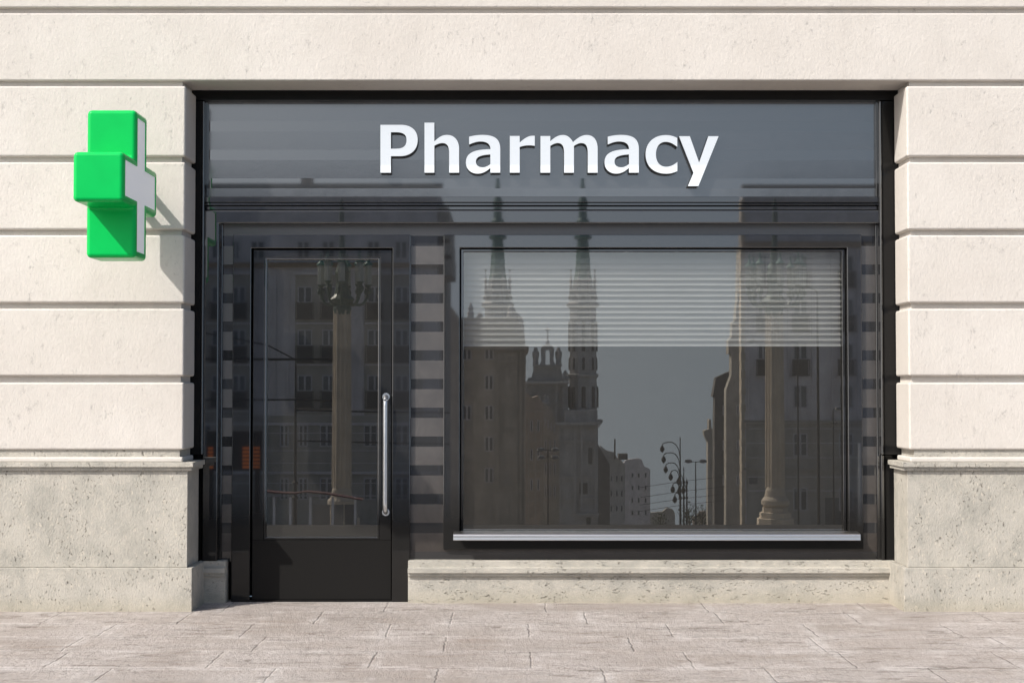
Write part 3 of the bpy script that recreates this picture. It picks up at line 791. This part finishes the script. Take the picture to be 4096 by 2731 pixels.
block('low_house', 'low dark house on the skyline left of the ornate street lamp', 420, ((2600, 2160), (2700, 2160), (2700, 2052), (2690, 2035), (2668, 2030), (2650, 2046), (2600, 2050)), M['brown'], (), None, 'house')
block('low_house', 'low dark house on the skyline right of the ornate street lamp', 440, ((2772, 2160), (2832, 2160), (2832, 2060), (2822, 2042), (2800, 2044), (2790, 2062), (2772, 2066)), M['brick'], (), None, 'house')
def tree(px_, D_, top, label):
    x, y, z1 = C(px_, top, D_); z0 = C(px_, 2170, D_)[2]; h = z1-z0
    t = thing('bare_tree', label, 'tree', (x, y, z0), 'far trees in the reflected street')
    bm = bmesh.new(); tube(bm, [(x, y, z0), (x+.1, y, z0+h*.4), (x, y, z0+h*.8)], [.3, .2, .06], 6)
    for k in range(7):
        a = random.uniform(0, 6.3); tube(bm, [(x, y, z0+h*(.35+.06*k)), (x+math.cos(a)*h*.18, y+math.sin(a)*h*.18, z0+h*(.55+.06*k))], [.1, .03], 5)
    obj('trunk', bm, M['bark'], t)
    bm = bmesh.new()
    for k in range(260):
        v = Vector((random.gauss(0, 1), random.gauss(0, 1), random.gauss(0, 1))).normalized()*random.random()**.4
        c = Vector((x+v.x*h*.28, y+v.y*h*.28, z0+h*.66+v.z*h*.34)); s = h*.035
        q = [c+Vector((random.uniform(-s, s), random.uniform(-s, s), random.uniform(-s, s))) for _ in range(3)]
        bm.faces.new([bm.verts.new(p) for p in q])
    obj('crown', bm, M['leaf'], t)
tree(2755, 300, 2000, 'slim dark tree in the mirrored street between the street lamps')
tree(2808, 320, 2015, 'bushy dark tree in the mirrored street beside the double armed lamp')
tree(2640, 360, 2040, 'small dark tree in the mirrored street below the skyline houses')

# right-hand blocks
D = 112
RB = thing('corner_building', 'tall grey corner building with balconied windows, mirrored at the right of the display window', 'building', C(3250, 2160, D))
bm = bmesh.new(); wall_box(bm, D, 2968, 3760, 756, 1.3); obj('wall', bm, M['pale'], RB)
bm = bmesh.new(); band(bm, D, 2962, 3762, 745, 768, .8); band(bm, D, 2966, 3762, 815, 822, .3); obj('roof_cornice', bm, M['dark'], RB)
bm = bmesh.new(); band(bm, D, 2964, 3762, 968, 990, .35); obj('string_course', bm, M['orange'], RB)
bm = bmesh.new()
x, y, zt_ = C(2968, 800, D); zb_ = C(2968, 2160, D)[2]
for k in range(40):
    z_ = zb_+(zt_-zb_)*k/40; box(bm, x-.10-.02*(k % 2), x+.12+.07*(k % 2), y-1.0, y+.05, z_, z_+(zt_-zb_)/40-.03)
obj('quoin', bm, M['sand'], RB)
bm = bmesh.new(); band(bm, D, 2972, 3762, 1680, 1690, .3); band(bm, D, 2985, 3762, 1692, 2160, .04); band(bm, D, 2972, 3762, 1870, 1878, .25)
obj('ground_storey', bm, M['brown'], RB)
wc = ((3172, 3230), (3355, 3412), (3480, 3536))
windows(RB, D, [(a, b, v, v+66) for v in (1022, 1196, 1372) for a, b in wc+((3030, 3075),)], balcony=1.15)
windows(RB, D, [(a, b, v, v+92) for v in (1540, 1732, 1950) for a, b in wc])
bm = bmesh.new()
for p in (2990, 3062, 3148, 3244, 3322, 3424): band(bm, D, p, p+9, 995, 1678, .14)
for v in (1285, 1330, 1505, 1640): band(bm, D, 3164, 3238, v, v+6, .20); band(bm, D, 3347, 3420, v, v+6, .20)
for v in (1712, 1770, 1828, 1905, 1960): band(bm, D, 2990, 3762, v, v+3, .07)
obj('wall_relief', bm, M['pale'], RB)
bm = bmesh.new(); band(bm, D, 2996, 3030, 1905, 1935, .05); band(bm, D, 3300, 3440, 1990, 2160, .06)
obj('shop_opening', bm, M['pane'], RB)
for nm, lb, D2, pp, mt in (
    ('stepped_building', 'brown stepped building just left of the tall corner building in the reflection', 135,
     ((2905, 2160), (2990, 2160), (2990, 900), (2955, 1000), (2950, 1200), (2945, 1235), (2942, 1280), (2930, 1290), (2928, 1345), (2914, 1362), (2914, 1415), (2926, 1416), (2926, 1500), (2905, 1560)), M['brown']),
    ('mansard_building', 'dark mansard roofed building at the street mouth in the reflection', 150,
     ((2858, 2160), (2930, 2160), (2930, 1480), (2884, 1500), (2864, 1510), (2851, 1586), (2860, 1590), (2858, 1700)), M['dark']),
    ('corner_house', 'low tan corner house with a bracketed cornice at the street mouth in the reflection', 165,
     ((2832, 2160), (2935, 2160), (2935, 1700), (2868, 1716), (2846, 1712), (2844, 1676), (2836, 1676), (2836, 1716), (2816, 1722), (2818, 1740), (2832, 1770)), M['brown'])):
    block(nm, lb, D2, pp, mt, [(p, p+12, v, v+40) for p in ((2890,) if D2 != 135 else (2945,)) for v in (1620, 1760, 1900)])

# lantern columns
def lantern_column(pc, D, vt, vb, name_label, lant, pole_top, base_w):
    x, y, z0 = C(pc, 2170, D); z = lambda v: C(pc, v, D)[2]; r = lambda p: p/2*D/FOC
    t = thing('lantern_column', name_label, 'street lamp', (x, y, z0), 'stone lantern columns on the square')
    bm = bmesh.new()
    lathe(bm, x, y, [(r(72), z(vb)), (r(63), z(vt))], 6)
    for k in range(6):                                  # raised ribs on the arrises and the middle of each face
        for dd, w_ in ((0, 1.0), (.5, .868)):
            a = 2*math.pi*(k+dd)/6
            tube(bm, [(x+r(72)*w_*math.cos(a), y+r(72)*w_*math.sin(a), z(vb)), (x+r(63)*w_*math.cos(a), y+r(63)*w_*math.sin(a), z(vt))], r(8), 6)
    obj('shaft', bm, M['sand'], t)
    bm = bmesh.new()
    lathe(bm, x, y, [(r(base_w), z0), (r(base_w), z(2072)), (r(base_w*.86), z(2070)), (r(base_w*.86), z(2048)), (r(base_w*.70), z(2046)), (r(base_w*.70), z(2028))], 8, math.pi/8)
    lathe(bm, x, y, [(r(88), z(2028)), (r(112), z(2016)), (r(112), z(2000)), (r(84), z(1985)), (r(78), z(1960)), (r(64), z(1945))], 20)
    obj('base', bm, M['sand'], t)
    bm = bmesh.new()
    lathe(bm, x, y, [(r(60), z(vt+18)), (r(74), z(vt-4)), (r(66), z(vt-20)), (r(100), z(vt-42)), (r(64), z(vt-62)), (r(44), z(vt-110)), (r(60), z(vt-150)), (r(30), z(vt-190)), (r(24), z(vt-260))], 12)
    lathe(bm, x, y, [(r(22), z(vt-260)), (r(20), z(pole_top+30)), (r(8), z(pole_top))], 10)
    for k, (dp, dd, vl) in enumerate(lant):
        X_, Y_ = x+dp*D/FOC, y+dd
        tube(bm, arc((x+dp*.25*D/FOC, y+dd*.25, z(vt-30)), (X_, Y_, z(vt+10)), (X_, Y_, z(vl+8)), 6), r(11), 6)
        lathe(bm, X_, Y_, [(r(6), z(vl+58)), (r(14), z(vl+20)), (r(10), z(vl+14)), (r(30), z(vl+2)), (r(32), z(vl))], 8)
        for q in range(3):
            a = random.uniform(0, 6.28); lathe(bm, X_+math.cos(a)*r(20), Y_+math.sin(a)*r(20), [(r(4), z(vl+40)), (r(16), z(vl+28)), (r(4), z(vl+14))], 6)
    obj('bracket', bm, M['bronze'], t)
    for dp, dd, vl in lant:
        X_, Y_ = x+dp*D/FOC, y+dd
        bm = bmesh.new()
        for k in range(8):
            a = 2*math.pi*k/8; lathe(bm, X_+math.cos(a)*r(25), Y_+math.sin(a)*r(25), [(r(3), z(vl)), (r(3), z(vl-78))], 4)
        lathe(bm, X_, Y_, [(r(19), z(vl)), (r(19), z(vl-78))], 8)
        l = obj('lantern', bm, M['opal'], t)
        bm = bmesh.new(); lathe(bm, X_, Y_, [(r(36), z(vl-78)), (r(34), z(vl-84)), (r(18), z(vl-92)), (r(8), z(vl-104)), (r(5), z(vl-112)), (r(9), z(vl-118)), (r(2), z(vl-130))], 10)
        obj('cap', bm, M['copper'], l)
LT = [(-84, .05, 1140), (-52, .42, 1126), (-60, -.4, 1134), (4, .55, 1130), (14, -.5, 1140), (76, .42, 1130), (60, -.4, 1134), (104, .05, 1140)]
lantern_column(1366, 52, 1240, 1950, 'stone lantern column with bronze lamps, mirrored in the door glass', LT, 800, 150)
LT2 = [(-100, .05, 1146), (-64, .42, 1140), (-74, -.4, 1148), (15, .5, 1138), (0, -.5, 1146), (88, .42, 1140), (76, -.4, 1146), (112, .05, 1146)]
lantern_column(3102, 52, 1246, 1950, 'stone lantern column with bronze lamps, mirrored at the right end of the display window', LT2, 800, 150)

# ornate street lamp, plain lamp, masts
def ornate(pc, D, vt, arms, label, pr=5):
    x, y, z0 = C(pc, 2170, D); z = lambda v: C(pc, v, D)[2]; r = lambda p: p/2*D/FOC
    t = thing('street_lamp', label, 'street lamp', (x, y, z0), 'iron street lamps down the reflected street')
    bm = bmesh.new(); tube(bm, [(x, y, z0), (x, y, z(1930)), (x, y, z(vt))], [r(pr*2), r(pr*1.4), r(pr*.7)], 8)
    for v in (1930, 1990): lathe(bm, x, y, [(r(pr*2), z(v+6)), (r(pr*3), z(v)), (r(pr*2), z(v-6))], 8)
    obj('pole', bm, M['iron'], t)
    for dx, v, drop in arms:
        X_ = x+dx*D/FOC
        bm = bmesh.new(); tube(bm, [(x, y, z(v+60))]+arc((x, y, z(v+60)), (x+(X_-x)*.1, y, z(v)), (x+(X_-x)*.55, y, z(v)), 6)+arc((x+(X_-x)*.55, y, z(v)), (X_, y, z(v)), (X_, y, z(v+drop)), 5), r(4), 6)
        a = obj('arm', bm, M['iron'], t)
        bm = bmesh.new(); lathe(bm, X_, y, [(r(3), z(v+drop+28)), (r(14), z(v+drop+22)), (r(20), z(v+drop+14)), (r(10), z(v+drop+2)), (r(4), z(v+drop))], 8)
        obj('lamp_head', bm, M['iron'], a)
    return t
ornate(2722, 75, 1748, [(-72, 1768, 14), (-66, 1810, 14), (-58, 1850, 14), (-38, 1880, 14), (-30, 1930, 14), (-22, 1970, 14)], 'tall ornate iron street lamp with six hanging heads, mirrored over the street')
ornate(2736, 100, 1868, [(-20, 1900, 10), (-18, 1940, 10)], 'middle ornate iron street lamp half behind the tall one, mirrored over the street', 4)
ornate(2748, 125, 1912, [(-14, 1940, 8)], 'smallest ornate iron street lamp behind the two others, mirrored over the street', 4)
def mast(pc, D, vt, label, arms=(), rp=7, mat='iron', top=None):
    x, y, z0 = C(pc, 2180, D); z = lambda v: C(pc, v, D)[2]; r = lambda p: p/2*D/FOC
    t = thing('lamp_mast', label, 'lamp post', (x, y, z0))
    bm = bmesh.new(); tube(bm, [(x, y, z0), (x, y, z(vt+(2098-vt)*.3)), (x, y, z(vt))], [r(rp*1.3), r(rp), r(rp*.7)], 8)
    obj('pole', bm, M[mat], t)
    for dx, dv in arms:
        X_ = x+dx*D/FOC
        bm = bmesh.new(); tube(bm, [(x, y, z(vt))]+arc((x, y, z(vt)), (x, y, z(vt+dv)), (X_*.4+x*.6, y, z(vt+dv)), 5)+[(X_, y, z(vt+dv))], r(rp*.6), 6)
        a = obj('arm', bm, M[mat], t)
        bm = bmesh.new()
        lathe(bm, X_-math.copysign(1, dx)*r(-14), y, [(r(8), z(vt+dv+6)), (r(32), z(vt+dv+2)), (r(26), z(vt+dv-7)), (r(5), z(vt+dv-10))], 8)
        obj('lamp_head', bm, M['pane'], a)
    return t
mast(2784, 95, 1848, 'slim double armed lamp post against the sky in the reflected street', ((-22, -2), (22, -2)), 5)
mast(3195, 60, 1370, 'slim lamp post right of the lantern column, its arm pointing left, mirrored in the window', ((-180, -6),), 6)
mast(3276, 60, 1172, 'tallest grey lamp post with a long curved arm, mirrored at the right of the window', ((-240, -24),), 10)
mast(3336, 62, 1640, 'shortest lamp post near the right window edge in the reflection', ((14, -4),), 6)
mast(3437, 45, 1772, 'white painted post mirrored in the right window frame', (), 12, 'whitepost')
mast(2192, 120, 1800, 'slim lamp post with four pale heads in front of the church in the reflection', ((-22, -1), (22, -1), (-20, 30), (20, 30)), 5, 'iron')
# dark lamp beside the left column
ornate(1180, 58, 1455, [], 'dark iron lamp standard mirrored left of the lantern column in the door glass', 9)
# overhead tram wires
def wire(pts, D, label, rr=.035):
    P3 = [C(a, b, D) for a, b in pts]
    t = bmesh.new(); tube(t, P3, rr, 6)
    tag(obj('overhead_wire', t, M['iron']), label, 'overhead wire', 'tram wires over the square')
wire(((600, 1437), (1180, 1437), (1390, 1437)), 57, 'thick horizontal tram span wire crossing the upper door glass reflection', .05)
wire(((600, 1600), (1180, 1598), (1345, 1603)), 57, 'horizontal tram wire crossing the middle of the door glass reflection', .035)
wire(((600, 1290), (1070, 1380), (1180, 1437)), 57, 'sloping stay wire running down to the dark lamp standard', .03)
wire(((1180, 1640), (1400, 1645), (1800, 1650)), 57, 'long tram wire passing behind the lantern column in the door reflection', .035)
wire(((1190, 1762), (1420, 1768), (1800, 1775)), 57, 'lowest tram wire above the shelter roof in the door reflection', .03)
for k, v in enumerate((1935, 1975, 2005, 2030)):
    wire(((2560, v+14), (2720, v-10), (2900, v-30)), 80, ('topmost', 'second highest', 'third highest', 'lowest')[k]+' of the four thin tram wires over the mirrored street', .012)
# tram shelter and departure board
D = 42
x, y, z0 = C(1270, 2180, D)
SH = thing('tram_shelter', 'tram shelter with a wavy red edged roof, mirrored low in the door glass', 'shelter', (x, y, z0))
bm = bmesh.new()
pts = [(C(a, b, D)[0], C(a, b, D)[2]) for a, b in ((1060, 1962), (1130, 1968), (1180, 1970), (1225, 1963), (1300, 1970), (1450, 1995))]
low = [(a, b-.035) for a, b in pts][::-1]
prism(bm, pts+low, 'y', y-.35, y+.1); obj('roof', bm, M['redtrim'], SH)
bm = bmesh.new()
for p in (1095, 1160, 1240, 1330, 1420): xx = C(p, 2000, D)[0]; box(bm, xx-.03, xx+.03, y-.1, y-.04, z0, C(p, 1985, D)[2]-.02)
obj('post', bm, M['frame'], SH)
bm = bmesh.new()
for a, b in ((1230, 1300), (1305, 1355), (1360, 1410)): box(bm, C(a, 2000, D)[0], C(b, 2000, D)[0], y-1.2, y-1.17, z0, C(a, 2030, D)[2])
obj('back_panel', bm, M['pane'], SH)
D = 40
x, y, z0 = C(930, 2180, D)
DB = thing('departure_board', 'dark departure board with amber rows, mirrored left of the door', 'display board', (x, y, z0))
bm = bmesh.new()
xa_, _, zt_ = C(832, 1722, D); xb_, _, zb_ = C(1048, 1880, D); box(bm, xa_, xb_, y-.2, y, zb_, zt_); obj('case', bm, M['iron'], DB)
bm = bmesh.new()
for k in range(6):
    for a, b in ((840, 860), (974, 1042)):
        p, _, z1_ = C(a, 1786+k*15, D); q, _, z2_ = C(b, 1796+k*15, D); box(bm, p, q, y+.002, y+.01, z2_, z1_)
obj('display_row', bm, M['led'], DB)
bm = bmesh.new()
for p in (850, 1030): xx = C(p, 1900, D)[0]; box(bm, xx-.06, xx+.06, y-.15, y-.05, z0, zb_)
obj('leg', bm, M['iron'], DB)

# ------------------------------------------------------------------ light
EL, AZ = math.radians(42.0), math.radians(49.5)
to_sun = Vector((-math.sin(AZ)*math.cos(EL), -math.cos(AZ)*math.cos(EL), math.sin(EL)))
sun = bpy.data.lights.new('sun', 'SUN'); sun.energy = 4.5; sun.angle = math.radians(.6); sun.color = (1, .96, .90)
so = bpy.data.objects.new('sun', sun); col.objects.link(so); so.rotation_euler = (-to_sun).to_track_quat('-Z', 'Y').to_euler(); so.location = (0, -6, 8)
w = bpy.data.worlds.new('World'); scene.world = w; w.use_nodes = True
nt = w.node_tree; nt.nodes.clear()
wo_ = nt.nodes.new('ShaderNodeOutputWorld'); bg = nt.nodes.new('ShaderNodeBackground'); sky = nt.nodes.new('ShaderNodeTexSky')
sky.sky_type = 'NISHITA'; sky.sun_disc = False; sky.sun_elevation = EL; sky.sun_rotation = math.atan2(to_sun.x, to_sun.y)
sky.air_density = 1.0; sky.dust_density = 3.6; sky.ozone_density = 1.0
# haze: below the horizon the air stays as bright as at the horizon
tc = nt.nodes.new('ShaderNodeTexCoord'); sx = nt.nodes.new('ShaderNodeSeparateXYZ'); mxn = nt.nodes.new('ShaderNodeMath'); mxn.operation = 'MAXIMUM'; mxn.inputs[1].default_value = .19
cb = nt.nodes.new('ShaderNodeCombineXYZ')
nt.links.new(tc.outputs['Generated'], sx.inputs[0]); nt.links.new(sx.outputs[0], cb.inputs[0]); nt.links.new(sx.outputs[1], cb.inputs[1]); nt.links.new(sx.outputs[2], mxn.inputs[0]); nt.links.new(mxn.outputs[0], cb.inputs[2])
nt.links.new(cb.outputs[0], sky.inputs[0]); nt.links.new(sky.outputs[0], bg.inputs[0]); nt.links.new(bg.outputs[0], wo_.inputs[0])
bg.inputs[1].default_value = .15

# ------------------------------------------------------------------ camera and output
cam = bpy.data.cameras.new('camera'); co = bpy.data.objects.new('camera', cam); col.objects.link(co)
cam.sensor_width = 36; cam.lens = FOC/4096*36; cam.clip_end = 3000; cam.clip_start = .1
co.location = (0, EYE_Y, EYE_Z); co.rotation_euler = (math.radians(90)+TILT, 0, 0)
scene.camera = co
scene.view_settings.view_transform = 'Standard'; scene.view_settings.look = 'None'; scene.view_settings.exposure = 0
scene.render.engine = 'CYCLES'
scene.cycles.use_denoising = True
scene.cycles.max_bounces = 8; scene.cycles.transparent_max_bounces = 12; scene.cycles.caustics_reflective = False
scene.render.resolution_x, scene.render.resolution_y = 1024, 682
